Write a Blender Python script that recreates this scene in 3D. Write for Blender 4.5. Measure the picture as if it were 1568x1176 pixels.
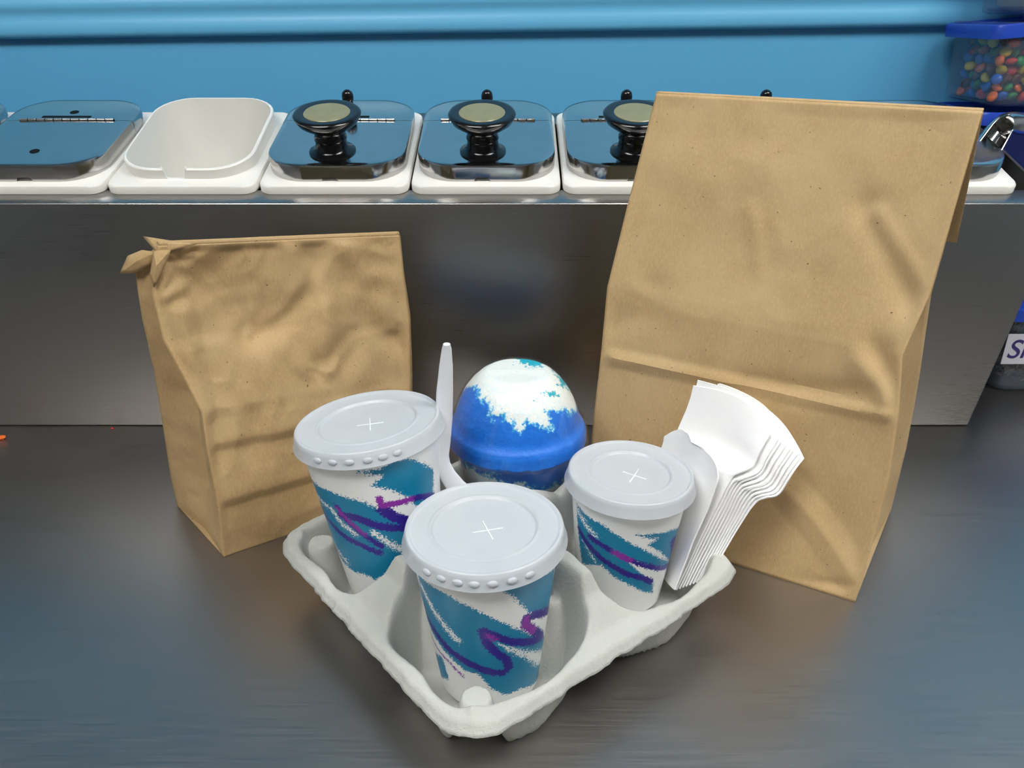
import bpy, bmesh, math, random
import numpy as np
from mathutils import Vector, Matrix

# ------------------------------------------------------------------ clear
for o in list(bpy.data.objects):
    bpy.data.objects.remove(o, do_unlink=True)
SC = bpy.context.scene
COL = SC.collection
R = math.radians
random.seed(7)

# ------------------------------------------------------------------ camera
CAM_H, PITCH, FPX = 0.377, R(25.0), 1230.0
cd = bpy.data.cameras.new('camera')
cd.sensor_width = 36.0
cd.lens = FPX / 1568.0 * 36.0
cd.clip_start = 0.01
cam = bpy.data.objects.new('camera', cd)
COL.objects.link(cam)
cam.location = (0, 0, CAM_H)
cam.rotation_euler = (R(90) - PITCH, 0, 0)
SC.camera = cam

# ------------------------------------------------------------------ world, exposure
w = bpy.data.worlds.new('world')
SC.world = w
w.use_nodes = True
w.node_tree.nodes['Background'].inputs[0].default_value = (0.75, 0.8, 0.85, 1)
w.node_tree.nodes['Background'].inputs[1].default_value = 0.3
SC.view_settings.view_transform = 'Standard'
SC.view_settings.look = 'None'
SC.view_settings.gamma = 1.0
SC.view_settings.use_curve_mapping = False
SC.view_settings.exposure = 0.06
LAMP_STRENGTH = 15.0          # ceiling light panels
WALL_Y = 1.02

# ------------------------------------------------------------------ helpers
CS, SN = math.cos(PITCH), math.sin(PITCH)

def ray(px, py):
    u, v = (px - 784) / FPX, (py - 588) / FPX
    return np.array([u, CS - v * SN, -SN - v * CS])

def at_y(px, py, y):
    r = ray(px, py); t = y / r[1]
    return np.array([r[0] * t, y, CAM_H + r[2] * t])

def at_z(px, py, z):
    r = ray(px, py); t = (z - CAM_H) / r[2]
    return np.array([r[0] * t, r[1] * t, z])

def proj(P):
    P = np.asarray(P, float)
    f = P[..., 1] * CS + (CAM_H - P[..., 2]) * SN
    up = (P[..., 2] - CAM_H) * CS + P[..., 1] * SN
    return np.stack([784 + P[..., 0] / f * FPX, 588 - up / f * FPX], -1)

def srgb(r, g, b):
    def f(c):
        c /= 255.0
        return c / 12.92 if c <= 0.04045 else ((c + 0.055) / 1.055) ** 2.4
    return (f(r), f(g), f(b), 1.0)

def _hash(ix, iy, iz, seed):
    n = (ix.astype(np.int64) * 374761393 + iy.astype(np.int64) * 668265263 + iz.astype(np.int64) * 2147483647 + seed * 974634777) & 0xFFFFFFFF
    n = ((n ^ (n >> 13)) * 1274126177) & 0xFFFFFFFF
    n = (n ^ (n >> 16)) & 0xFFFFFFFF
    return n / 4294967295.0

def vnoise(x, y, z=0.0, seed=0):
    x, y, z = np.broadcast_arrays(np.asarray(x, float), np.asarray(y, float), np.asarray(z, float))
    ix, iy, iz = np.floor(x), np.floor(y), np.floor(z)
    fx, fy, fz = x - ix, y - iy, z - iz
    fx, fy, fz = [f * f * f * (f * (f * 6 - 15) + 10) for f in (fx, fy, fz)]
    r = 0
    for a in (0, 1):
        for b in (0, 1):
            for c in (0, 1):
                wgt = (fx if a else 1 - fx) * (fy if b else 1 - fy) * (fz if c else 1 - fz)
                r = r + wgt * _hash(ix + a, iy + b, iz + c, seed)
    return r * 2 - 1

def fbm(x, y, z=0.0, seed=0, o=4):
    r, a = 0, 1.0
    for i in range(o):
        r = r + a * vnoise(np.asarray(x) * 2 ** i, np.asarray(y) * 2 ** i, np.asarray(z) * 2 ** i, seed + i)
        a *= 0.5
    return r / 1.9

def smooth(x):
    x = np.clip(x, 0, 1)
    return x * x * (3 - 2 * x)

# ---- objects
def obj(name, verts, faces, mat=None, parent=None, smooth_=True, sharp=None):
    me = bpy.data.meshes.new(name)
    me.from_pydata([tuple(map(float, v)) for v in verts], [], [tuple(map(int, f)) for f in faces])
    me.update()
    bm = bmesh.new(); bm.from_mesh(me)
    bmesh.ops.recalc_face_normals(bm, faces=bm.faces)
    bm.to_mesh(me); bm.free()
    return finish(name, me, mat, parent, smooth_, sharp)

def finish(name, me, mat, parent=None, smooth_=True, sharp=None):
    o = bpy.data.objects.new(name, me)
    COL.objects.link(o)
    if mat: me.materials.append(mat)
    if smooth_:
        me.shade_smooth()
        me.set_sharp_from_angle(angle=R(sharp if sharp else 35))
    if parent: o.parent = parent
    return o

def from_bm(name, bm, mat, parent=None, smooth_=True, sharp=None):
    bmesh.ops.recalc_face_normals(bm, faces=bm.faces)
    me = bpy.data.meshes.new(name); bm.to_mesh(me); bm.free()
    return finish(name, me, mat, parent, smooth_, sharp)

def thing(name, label, cat, loc=(0, 0, 0), rot=(0, 0, 0), group=None):
    o = bpy.data.objects.new(name, None)
    o.empty_display_size = 0.02
    COL.objects.link(o)
    o.location = loc; o.rotation_euler = rot
    return tag(o, label, cat, group)

def tag(o, label, cat, group=None):
    o['label'] = label; o['category'] = cat
    if group: o['group'] = group
    return o

def struct(o, label, cat):
    o['kind'] = 'structure'; o['label'] = label; o['category'] = cat
    return o

def box_bm(x0, x1, y0, y1, z0, z1, bev=0.0, seg=2):
    bm = bmesh.new()
    bmesh.ops.create_cube(bm, size=1)
    for v in bm.verts:
        v.co = Vector((x0 + (v.co.x + .5) * (x1 - x0), y0 + (v.co.y + .5) * (y1 - y0), z0 + (v.co.z + .5) * (z1 - z0)))
    if bev:
        bmesh.ops.bevel(bm, geom=bm.edges[:], offset=bev, segments=seg, profile=0.5, affect='EDGES')
    return bm

def box(name, x0, x1, y0, y1, z0, z1, mat, parent=None, bev=0.0):
    return from_bm(name, box_bm(x0, x1, y0, y1, z0, z1, bev), mat, parent)

def grid_faces(nu, nv, wrap=False, off=0):
    f = []
    for j in range(nv - 1):
        for i in range(nu if wrap else nu - 1):
            a = off + j * nu + i; b = off + j * nu + (i + 1) % nu
            f.append((a, b, b + nu, a + nu))
    return f

def lathe(name, prof, n, mat, parent=None, cap0=False, cap1=False, sharp=35, angs=None):
    if angs is None: angs = np.linspace(0, 2 * math.pi, n, endpoint=False)
    n = len(angs)
    V = []
    for r, z in prof:
        for a in angs: V.append((r * math.cos(a), r * math.sin(a), z))
    F = grid_faces(n, len(prof), True)
    if cap0: F.append(tuple(range(n - 1, -1, -1)))
    if cap1: F.append(tuple(range((len(prof) - 1) * n, len(prof) * n)))
    return obj(name, V, F, mat, parent, sharp=sharp)

def tube(name, pts, rad, mat, parent=None, n=12, flat=None, up=(0, 0, 1)):
    """sweep; rad a list or number, flat = list of (width, thickness) half sizes instead"""
    pts = [Vector(p) for p in pts]
    V = []
    for k, p in enumerate(pts):
        t = (pts[min(k + 1, len(pts) - 1)] - pts[max(k - 1, 0)]).normalized()
        s = t.cross(Vector(up))
        if s.length < 1e-5: s = Vector((1, 0, 0))
        s.normalize(); q = s.cross(t).normalized()
        for i in range(n):
            a = 2 * math.pi * i / n
            if flat: wd, th = flat[k]
            else: wd = th = rad[k] if isinstance(rad, (list, tuple)) else rad
            V.append(p + s * math.cos(a) * wd + q * math.sin(a) * th)
    F = grid_faces(n, len(pts), True)
    F.append(tuple(range(n - 1, -1, -1))); F.append(tuple(range((len(pts) - 1) * n, len(pts) * n)))
    return obj(name, V, F, mat, parent, sharp=50)

def rrect(hx, hy, r, k=8, extra=24):
    """rounded rectangle outline, counter-clockwise, extra points along the front (-y) edge"""
    P = []
    for cx, cy, a0 in ((hx - r, -hy + r, -90), (hx - r, hy - r, 0), (-hx + r, hy - r, 90), (-hx + r, -hy + r, 180)):
        for i in range(k + 1):
            a = R(a0 + 90 * i / k)
            P.append((cx + r * math.cos(a), cy + r * math.sin(a)))
    for i in range(1, extra):
        P.append((-hx + r + (2 * hx - 2 * r) * i / extra, -hy))
    return np.array(P)

def poly_sd(P, poly):
    """signed distance (positive inside) of points P (n,2) to polygon"""
    poly = np.asarray(poly, float)
    d = np.full(len(P), 1e9); inside = np.zeros(len(P), bool)
    for a, b in zip(poly, np.roll(poly, -1, 0)):
        e = b - a; wv = P - a
        t = np.clip((wv @ e) / max(e @ e, 1e-12), 0, 1)
        d = np.minimum(d, np.hypot(*(wv - t[:, None] * e).T))
        c = ((a[1] > P[:, 1]) != (b[1] > P[:, 1]))
        with np.errstate(divide='ignore', invalid='ignore'):
            xi = (b[0] - a[0]) * (P[:, 1] - a[1]) / (b[1] - a[1]) + a[0]
        inside ^= c & (P[:, 0] < xi)
    return np.where(inside, d, -d)

def line_d(P, pts):
    pts = np.asarray(pts, float)
    d = np.full(len(P), 1e9)
    for a, b in zip(pts[:-1], pts[1:]):
        e = b - a; wv = P - a
        t = np.clip((wv @ e) / max(e @ e, 1e-12), 0, 1)
        d = np.minimum(d, np.hypot(*(wv - t[:, None] * e).T))
    return d

def add_attr(o, name, vals):
    at = o.data.attributes.new(name, 'FLOAT', 'POINT')
    at.data.foreach_set('value', np.asarray(vals, np.float32))

# ------------------------------------------------------------------ materials
class NT:
    def __init__(s, name):
        s.m = bpy.data.materials.new(name); s.m.use_nodes = True
        s.t = s.m.node_tree; s.n = s.t.nodes; s.l = s.t.links
        s.p = s.n['Principled BSDF']; s.out = s.n['Material Output']
    def new(s, typ, **kw):
        nd = s.n.new(typ)
        for k, v in kw.items():
            setattr(nd, k, v)
        return nd
    def link(s, a, b): s.l.new(a, b)
    def val(s, sock, v):
        if hasattr(v, 'is_linked') or hasattr(v, 'links'): s.l.new(v, sock)
        else: sock.default_value = v
    def math(s, op, a, b=None, c=None):
        nd = s.new('ShaderNodeMath', operation=op)
        for i, v in enumerate((a, b, c)):
            if v is not None: s.val(nd.inputs[i], v)
        return nd.outputs[0]
    def mix(s, fac, a, b):
        nd = s.new('ShaderNodeMix', data_type='RGBA')
        s.val(nd.inputs[0], fac); s.val(nd.inputs[6], a); s.val(nd.inputs[7], b)
        return nd.outputs[2]
    def coords(s, scale=(1, 1, 1), rot=(0, 0, 0)):
        tc = s.new('ShaderNodeTexCoord'); mp = s.new('ShaderNodeMapping')
        mp.inputs['Scale'].default_value = scale; mp.inputs['Rotation'].default_value = rot
        s.link(tc.outputs['Object'], mp.inputs[0])
        return mp.outputs[0]
    def noise(s, vec, scale, detail=3.0, rough=0.5, dist=0.0):
        nd = s.new('ShaderNodeTexNoise')
        s.link(vec, nd.inputs['Vector'])
        nd.inputs['Scale'].default_value = scale; nd.inputs['Detail'].default_value = detail
        nd.inputs['Roughness'].default_value = rough; nd.inputs['Distortion'].default_value = dist
        return nd.outputs[0]
    def ramp(s, fac, lo, hi, a=0.0, b=1.0):
        nd = s.new('ShaderNodeMapRange')
        s.val(nd.inputs[0], fac)
        nd.inputs[1].default_value = lo; nd.inputs[2].default_value = hi
        nd.inputs[3].default_value = a; nd.inputs[4].default_value = b
        return nd.outputs[0]
    def attr(s, name):
        nd = s.new('ShaderNodeAttribute'); nd.attribute_name = name
        return nd.outputs['Fac']
    def bump(s, h, strength=0.3, dist=0.001):
        nd = s.new('ShaderNodeBump')
        nd.inputs['Strength'].default_value = strength; nd.inputs['Distance'].default_value = dist
        s.link(h, nd.inputs['Height']); s.link(nd.outputs[0], s.p.inputs['Normal'])
        return nd

def simple(name, col, rough=0.5, metal=0.0, var=0.06, scale=40, spec=0.5, bump=0.0, bscale=200, bdist=0.001, sss=0.0, coat=0.0):
    t = NT(name); v = t.coords()
    n = t.noise(v, scale, 4)
    c2 = tuple(max(0, c * (1 - var * 2)) for c in col[:3]) + (1,)
    t.link(t.mix(n, c2, col), t.p.inputs['Base Color'])
    t.p.inputs['Roughness'].default_value = rough
    t.p.inputs['Metallic'].default_value = metal
    t.p.inputs['Specular IOR Level'].default_value = spec
    t.p.inputs['Coat Weight'].default_value = coat
    if sss:
        t.p.inputs['Subsurface Weight'].default_value = sss
        t.p.inputs['Subsurface Radius'].default_value = (0.01, 0.01, 0.01)
        t.p.inputs['Subsurface Scale'].default_value = 0.3
    if bump: t.bump(t.noise(v, bscale, 3), bump, bdist)
    return t.m

def steel(name, col, rough, stretch=(4, 160, 160), rvar=0.12, aniso=0.0, bump=0.05, scratch=True):
    t = NT(name); v = t.coords(stretch)
    n = t.noise(v, 6, 5, 0.65)
    big = t.noise(t.coords((1, 1, 1)), 5, 3)
    c2 = tuple(c * 0.8 for c in col[:3]) + (1,)
    c = t.mix(n, c2, col)
    t.p.inputs['Metallic'].default_value = 1.0
    r = t.math('ADD', t.ramp(n, 0.3, 0.7, rough - rvar / 2, rough + rvar / 2), t.ramp(big, 0.3, 0.7, -0.04, 0.04))
    if scratch:
        s1 = t.noise(t.coords((10, 420, 420), (0, 0, R(12))), 3, 2, 0.5)
        c = t.mix(t.ramp(s1, 0.74, 0.82, 0, 0.5), c, (0.65, 0.64, 0.62, 1))
    t.link(c, t.p.inputs['Base Color'])
    t.link(r, t.p.inputs['Roughness'])
    t.p.inputs['Anisotropic'].default_value = aniso
    if bump: t.bump(n, bump, 0.0004)
    return t.m

def clear_plastic(name, tint=(0.97, 0.98, 1, 1), cloud=0.12, gloss=0.08, rough=0.08, diffcol=(0.8, 0.85, 0.9, 1)):
    """thin clear plastic: see-through, faintly cloudy, glossy by Fresnel"""
    t = NT(name)
    tr = t.new('ShaderNodeBsdfTransparent'); tr.inputs[0].default_value = tint
    df = t.new('ShaderNodeBsdfDiffuse')
    n = t.noise(t.coords(), 60, 3)
    t.link(t.mix(n, tuple(c * 0.9 for c in diffcol[:3]) + (1,), diffcol), df.inputs[0])
    m1 = t.new('ShaderNodeMixShader'); m1.inputs[0].default_value = cloud
    t.link(tr.outputs[0], m1.inputs[1]); t.link(df.outputs[0], m1.inputs[2])
    gl = t.new('ShaderNodeBsdfGlossy'); gl.inputs['Roughness'].default_value = rough
    lw = t.new('ShaderNodeLayerWeight'); lw.inputs[0].default_value = 0.5
    fac = t.math('ADD', t.math('MULTIPLY', t.math('POWER', lw.outputs['Facing'], 4.0), 0.45), gloss + 0.03)
    m2 = t.new('ShaderNodeMixShader'); t.link(fac, m2.inputs[0])
    t.link(m1.outputs[0], m2.inputs[1]); t.link(gl.outputs[0], m2.inputs[2])
    t.link(m2.outputs[0], t.out.inputs[0])
    return t.m

def kraft(name, col, dark):
    t = NT(name); v = t.coords()
    n = t.noise(v, 25, 5, 0.6)
    fib = t.noise(t.coords((1, 1, 0.25)), 900, 3, 0.6)
    c = t.mix(t.ramp(n, 0.35, 0.65), dark, col)
    c = t.mix(t.ramp(fib, 0.45, 0.7, 0, 0.35), c, tuple(min(1, k * 1.25) for k in col[:3]) + (1,))
    sp = t.noise(v, 420, 1, 0.4)
    c = t.mix(t.ramp(sp, 0.765, 0.80), c, tuple(k * 0.35 for k in dark[:3]) + (1,))
    t.link(c, t.p.inputs['Base Color'])
    t.p.inputs['Roughness'].default_value = 0.62
    t.p.inputs['Specular IOR Level'].default_value = 0.35
    t.bump(t.noise(v, 260, 4, 0.6), 0.22, 0.0006)
    return t.m

M = {}
M['wall'] = simple('blue_wall_paint', srgb(94, 176, 222), 0.55, var=0.03, scale=8, bump=0.15, bscale=350, bdist=0.0006)
M['trim'] = simple('blue_trim_paint', srgb(104, 184, 226), 0.35, var=0.03, scale=8, bump=0.08, bscale=120)
M['wall_room'] = simple('room_wall_paint', srgb(150, 160, 165), 0.7)
M['wall_dark'] = simple('dark_room_wall_paint', srgb(140, 136, 132), 0.7)
M['ceil'] = simple('ceiling_paint', srgb(215, 215, 212), 0.8)
M['floor'] = simple('floor_vinyl', srgb(105, 98, 92), 0.6)
M['counter'] = steel('brushed_worktop_steel', (0.40, 0.38, 0.36, 1), 0.40, (3, 130, 130), 0.12, 0.0, 0.06)
M['rail'] = steel('brushed_rail_steel', (0.40, 0.385, 0.37, 1), 0.31, (3, 190, 190), 0.06, 0.0, 0.03)
M['lid_steel'] = steel('polished_lid_steel', (0.62, 0.61, 0.60, 1), 0.13, (8, 8, 8), 0.05, 0, 0.02, False)
M['hinge'] = steel('hinge_steel', (0.8, 0.79, 0.77, 1), 0.2, (60, 60, 60), 0.1, 0, 0, False)
M['jar'] = simple('white_jar_plastic', srgb(238, 236, 230), 0.35, var=0.03, sss=0.15)
M['black'] = simple('black_knob_plastic', (0.006, 0.006, 0.007, 1), 0.16, var=0.1)
M['insert'] = simple('yellowed_label_insert', srgb(150, 146, 104), 0.25, var=0.18, scale=90)
M['plate'] = simple('engraved_plate', (0.012, 0.013, 0.015, 1), 0.6, var=0.4, scale=500, spec=0.1)
M['kraft_big'] = kraft('kraft_paper', srgb(197, 168, 124), srgb(187, 157, 112))
M['kraft_small'] = kraft('kraft_paper_worn', srgb(186, 157, 114), srgb(172, 142, 99))
M['napkin'] = simple('napkin_paper', srgb(246, 246, 246), 0.85, var=0.015, scale=300, bump=0.15, bscale=600, bdist=0.0004)
M['spoon'] = simple('white_spoon_plastic', srgb(232, 233, 238), 0.22, var=0.02, sss=0.1)
M['lid_plastic'] = None

def tray_mat():
    t = NT('moulded_pulp'); v = t.coords()
    n = t.noise(v, 30, 5, 0.6); f = t.noise(v, 700, 4, 0.7)
    c = t.mix(n, srgb(186, 187, 181), srgb(202, 203, 197))
    c = t.mix(t.ramp(f, 0.62, 0.75, 0, 0.5), c, srgb(160, 160, 152))
    t.link(c, t.p.inputs['Base Color'])
    t.p.inputs['Roughness'].default_value = 0.9
    t.p.inputs['Specular IOR Level'].default_value = 0.2
    t.bump(t.math('ADD', t.noise(v, 380, 5, 0.7), t.math('MULTIPLY', n, 0.8)), 0.5, 0.0016)
    return t.m
M['tray'] = tray_mat()

def lid_mat():
    t = NT('translucent_lid_plastic')
    df = t.new('ShaderNodeBsdfDiffuse'); tl = t.new('ShaderNodeBsdfTranslucent')
    tr = t.new('ShaderNodeBsdfTransparent'); tr.inputs[0].default_value = (0.93, 0.95, 0.97, 1)
    n = t.noise(t.coords(), 50, 3)
    t.link(t.mix(n, srgb(215, 221, 228), srgb(232, 236, 241)), df.inputs[0])
    tl.inputs[0].default_value = srgb(226, 232, 238)
    m1 = t.new('ShaderNodeMixShader'); m1.inputs[0].default_value = 0.25
    t.link(df.outputs[0], m1.inputs[1]); t.link(tl.outputs[0], m1.inputs[2])
    m2 = t.new('ShaderNodeMixShader'); m2.inputs[0].default_value = 0.22
    t.link(m1.outputs[0], m2.inputs[1]); t.link(tr.outputs[0], m2.inputs[2])
    gl = t.new('ShaderNodeBsdfGlossy'); gl.inputs['Roughness'].default_value = 0.28
    lw = t.new('ShaderNodeLayerWeight'); lw.inputs[0].default_value = 0.5
    m3 = t.new('ShaderNodeMixShader'); t.link(t.math('ADD', t.math('MULTIPLY', t.math('POWER', lw.outputs['Facing'], 4.0), 0.4), 0.04), m3.inputs[0])
    t.link(m2.outputs[0], m3.inputs[1]); t.link(gl.outputs[0], m3.inputs[2])
    t.link(m3.outputs[0], t.out.inputs[0])
    return t.m
M['lid_plastic'] = lid_mat()
M['lid_mark'] = simple('lid_cut_edge', srgb(245, 247, 250), 0.3)

def cup_mat():
    """waxed white cup with dry-brush teal and purple strokes; stroke fields (mm) live on the surface"""
    t = NT('printed_waxed_paper')
    v = t.coords()
    brush = t.noise(t.coords((1, 1, 1)), 780, 4, 0.75)
    spk = t.noise(v, 1100, 2, 0.6)
    patch = t.noise(v, 110, 2, 0.5)
    rag = t.math('ADD', t.math('MULTIPLY', t.math('SUBTRACT', brush, 0.5), t.ramp(patch, 0.35, 0.65, 5.0, 13.0)),
                 t.math('MULTIPLY', t.math('SUBTRACT', spk, 0.5), 5.0))
    def mask(field, k=1.0, off=0.0):
        s = t.math('ADD', t.math('ADD', t.attr(field), t.math('MULTIPLY', rag, k)), off)
        return t.ramp(s, -0.12, 0.12)
    teal = mask('teal', 1.0)
    white = mask('white', 1.7)
    teal = t.math('MULTIPLY', teal, t.math('SUBTRACT', 1.0, white))
    c = t.mix(teal, srgb(248, 248, 246), srgb(0, 132, 174))
    mg = t.ramp(t.math('ADD', t.attr('magenta'), t.math('MULTIPLY', rag, 0.9)), -0.6, 0.6)
    pc = t.mix(mg, srgb(48, 22, 142), srgb(150, 44, 170))
    c = t.mix(mask('purple', 0.75), c, pc)
    c = t.mix(mask('ink', 0.12), c, srgb(20, 40, 45))
    t.link(c, t.p.inputs['Base Color'])
    t.p.inputs['Roughness'].default_value = 0.38
    t.p.inputs['Coat Weight'].default_value = 0.15
    t.p.inputs['Coat Roughness'].default_value = 0.25
    return t.m
M['cup'] = cup_mat()

def ice_mat():
    t = NT('blue_shaved_ice_and_cream'); v = t.coords()
    n1 = t.noise(v, 170, 5, 0.7); n2 = t.noise(v, 420, 3, 0.6)
    rag = t.math('ADD', t.math('MULTIPLY', t.math('SUBTRACT', n1, 0.5), 22.0), t.math('MULTIPLY', t.math('SUBTRACT', n2, 0.5), 9.0))
    cream = t.math('ADD', t.attr('cream'), rag)
    blue = t.mix(n1, srgb(0, 98, 212), srgb(6, 130, 230))
    blue = t.mix(t.ramp(t.math('ADD', t.attr('teal'), rag), -0.8, 0.8), blue, srgb(14, 172, 196))
    white = t.mix(t.ramp(n2, 0.4, 0.7), srgb(246, 246, 238), srgb(228, 243, 244))
    edge = t.mix(t.ramp(cream, -2.2, 0.4), blue, srgb(96, 200, 232))
    c = t.mix(t.ramp(cream, 0.0, 1.6), edge, white)
    c = t.mix(t.ramp(t.math('ADD', t.attr('teal2'), rag), -0.6, 0.6), c, srgb(10, 176, 196))
    t.link(c, t.p.inputs['Base Color'])
    t.p.inputs['Roughness'].default_value = 0.45
    t.bump(t.math("ADD", n1, t.math('MULTIPLY', n2, 0.5)), 0.35, 0.002)
    return t.m
M['ice'] = ice_mat()
M['clear'] = clear_plastic('clear_dome_plastic', (0.985, 0.99, 1, 1), 0.008, 0.012, 0.03)
M['box_clear'] = clear_plastic('cloudy_container_plastic', (0.92, 0.95, 0.98, 1), 0.10, 0.01, 0.25, srgb(150, 165, 185))
M['blue_lid'] = simple('blue_container_lid', srgb(36, 74, 186), 0.35, var=0.05, sss=0.1)
M['navy'] = simple('navy_container_plastic', srgb(22, 34, 88), 0.35)
M['paper_label'] = simple('paper_label', srgb(205, 206, 215), 0.6, var=0.03)
M['marker'] = simple('purple_marker_ink', srgb(52, 40, 110), 0.5)
M['crumb'] = simple('chopped_candy_crumbs', srgb(120, 98, 70), 0.7, var=0.4, scale=120)
M['beige_fill'] = simple('pale_wafer_crumbs', srgb(190, 165, 140), 0.8, var=0.2, scale=120, bump=0.6, bscale=150)
for nm, c in dict(red=(214, 52, 42), orange=(238, 110, 40), yellow=(232, 200, 48), green=(36, 140, 70), blue=(30, 100, 190), brown=(92, 50, 40)).items():
    M['candy_' + nm] = simple('candy_shell_' + nm, srgb(*c), 0.3, var=0.04)

def emit(name, col, s):
    t = NT(name)
    t.p.inputs['Base Color'].default_value = (0.9, 0.9, 0.9, 1)
    t.p.inputs['Emission Color'].default_value = col
    t.p.inputs['Emission Strength'].default_value = s
    return t.m
M['lamp'] = emit('lamp_diffuser', (1.0, 0.985, 0.95, 1), LAMP_STRENGTH)

# ------------------------------------------------------------------ setting
ROOM = dict(x0=-2.2, x1=2.2, y0=-2.6, y1=WALL_Y, z0=-0.92, z1=1.75)
def panel(name, bm, mat, label, cat):
    return struct(from_bm(name, bm, mat, None, False), label, cat)
panel('wall_back', box_bm(ROOM['x0'], ROOM['x1'], WALL_Y, WALL_Y + .1, ROOM['z0'], ROOM['z1']), M['wall'], 'sky blue painted wall behind the topping rail', 'wall')
panel('wall_left', box_bm(ROOM['x0'] - .1, ROOM['x0'], ROOM['y0'], WALL_Y + .1, ROOM['z0'], ROOM['z1']), M['wall_room'], 'grey painted side wall on the open jar side', 'wall')
panel('wall_right', box_bm(ROOM['x1'], ROOM['x1'] + .1, ROOM['y0'], WALL_Y + .1, ROOM['z0'], ROOM['z1']), M['wall_room'], 'grey painted side wall on the candy side', 'wall')
panel('wall_front', box_bm(ROOM['x0'] - .1, ROOM['x1'] + .1, ROOM['y0'] - .1, ROOM['y0'], ROOM['z0'], ROOM['z1']), M['wall_dark'], 'dark wall across the room from the counter', 'wall')
panel('floor', box_bm(ROOM['x0'] - .1, ROOM['x1'] + .1, ROOM['y0'] - .1, WALL_Y + .1, ROOM['z0'] - .1, ROOM['z0']), M['floor'], 'grey brown vinyl floor of the shop', 'floor')
panel('ceiling', box_bm(ROOM['x0'] - .1, ROOM['x1'] + .1, ROOM['y0'] - .1, WALL_Y + .1, ROOM['z1'], ROOM['z1'] + .1), M['ceil'], 'off white ceiling above the counter', 'ceiling')

def ceiling_light(x, y, lx, ly, where):
    t = thing('ceiling_light', 'white framed ceiling light panel ' + where, 'light', (x, y, ROOM['z1']))
    bm = bmesh.new()
    for a, b, c, d in ((-lx, lx, -ly, -ly + .03), (-lx, lx, ly - .03, ly), (-lx, -lx + .03, -ly + .03, ly - .03), (lx - .03, lx, -ly + .03, ly - .03)):
        b2 = box_bm(a, b, c, d, -.05, 0)
        me = bpy.data.meshes.new('tmp'); b2.to_mesh(me); b2.free(); bm.from_mesh(me); bpy.data.meshes.remove(me)
    from_bm('frame', bm, M['ceil'], t, False)
    box('diffuser', -lx + .03, lx - .03, -ly + .03, ly - .03, -.035, -.02, M['lamp'], t)
ceiling_light(1.0, -0.10, 0.62, 0.31, 'over the counter beside the candy side')
ceiling_light(-0.70, -0.45, 0.62, 0.31, 'over the counter beside the open jar side')

# moulded trim on the back wall (slightly out of level, as in the place)
TZ = at_y(784, 50, WALL_Y - .02)[2]
prof = [(0, 0), (.014, .0), (.020, .002), (.0225, .006), (.022, .012), (.018, .018), (.0155, .022), (.015, .027), (.018, .030),
        (.019, .034), (.017, .039), (.012, .043), (.0105, .050), (.0105, .070), (.006, .076), (0, .078)]
L = 2.1
V, F = [], []
for x in (-L, L):
    for d, z in prof: V.append((x, WALL_Y - d * .5, TZ + z + x * 0.0125))
n = len(prof)
F = [(i, i + 1, n + i + 1, n + i) for i in range(n - 1)] + [tuple(range(n)), tuple(range(n, 2 * n))]
struct(obj('trim_1', V, F, M['trim'], sharp=40), 'sky blue moulded trim running along the back wall', 'trim')

# ------------------------------------------------------------------ counter
t = thing('counter', 'wide brushed stainless steel worktop under the paper bags', 'counter', (0, 0, 0))
box('worktop', -2.15, 2.15, 0.06, WALL_Y - .002, -.035, 0, M['counter'], t, .006)
box('front_panel', -2.1, 2.1, 0.12, 0.14, ROOM['z0'], -.035, M['counter'], t)

# ------------------------------------------------------------------ topping rail
RY, RZ, INC = 0.709, 0.222, R(16.0)
RX0, RX1 = -0.98, 0.455
def rail_pt(x, s, wv): return (x, RY + s * math.cos(INC) - wv * math.sin(INC), RZ + s * math.sin(INC) + wv * math.cos(INC))
t = thing('topping_rail', 'long brushed steel rail with sloped top holding the white jars', 'topping rail', (0, 0, 0))
XT = 0.49
def prism(name, quads, mat, parent, bev=0.0015):
    """8 corner box: 4 points front, 4 points back"""
    bm = bmesh.new(); vs = [bm.verts.new(p) for p in quads]
    for f in ((0, 1, 2, 3), (7, 6, 5, 4), (0, 4, 5, 1), (1, 5, 6, 2), (2, 6, 7, 3), (3, 7, 4, 0)): bm.faces.new([vs[i] for i in f])
    if bev: bmesh.ops.bevel(bm, geom=bm.edges[:], offset=bev, segments=3, profile=.5, affect='EDGES')
    return from_bm(name, bm, mat, parent)
prism('front_panel', [(RX0, RY, 0.0005), (RX1, RY, 0.0005), (XT, RY, RZ), (RX0, RY, RZ),
                      (RX0, RY + .004, 0.0005), (RX1, RY + .004, 0.0005), (XT, RY + .004, RZ), (RX0, RY + .004, RZ)], M['rail'], t)
def strip(name, s0, s1):
    a, b = rail_pt(0, s0, -.004), rail_pt(0, s1, -.004); c, d = rail_pt(0, s0, 0), rail_pt(0, s1, 0)
    prism(name, [(RX0, a[1], a[2]), (XT, a[1], a[2]), (XT, c[1], c[2]), (RX0, c[1], c[2]),
                 (RX0, b[1], b[2]), (XT, b[1], b[2]), (XT, d[1], d[2]), (RX0, d[1], d[2])], M['rail'], t, .0018)
strip('top_strip', -.0005, .026)
strip('rear_strip', .172, .200)
p1 = rail_pt(0, .2, 0)
prism('end_panel', [(RX1, RY + .004, .0005), (RX1, p1[1], .0005), (XT, p1[1], p1[2] - .004), (XT, RY + .004, RZ - .004),
                    (RX1 - .003, RY + .004, .0005), (RX1 - .003, p1[1], .0005), (XT - .003, p1[1], p1[2] - .004), (XT - .003, RY + .004, RZ - .004)], M['rail'], t, 0)
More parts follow.
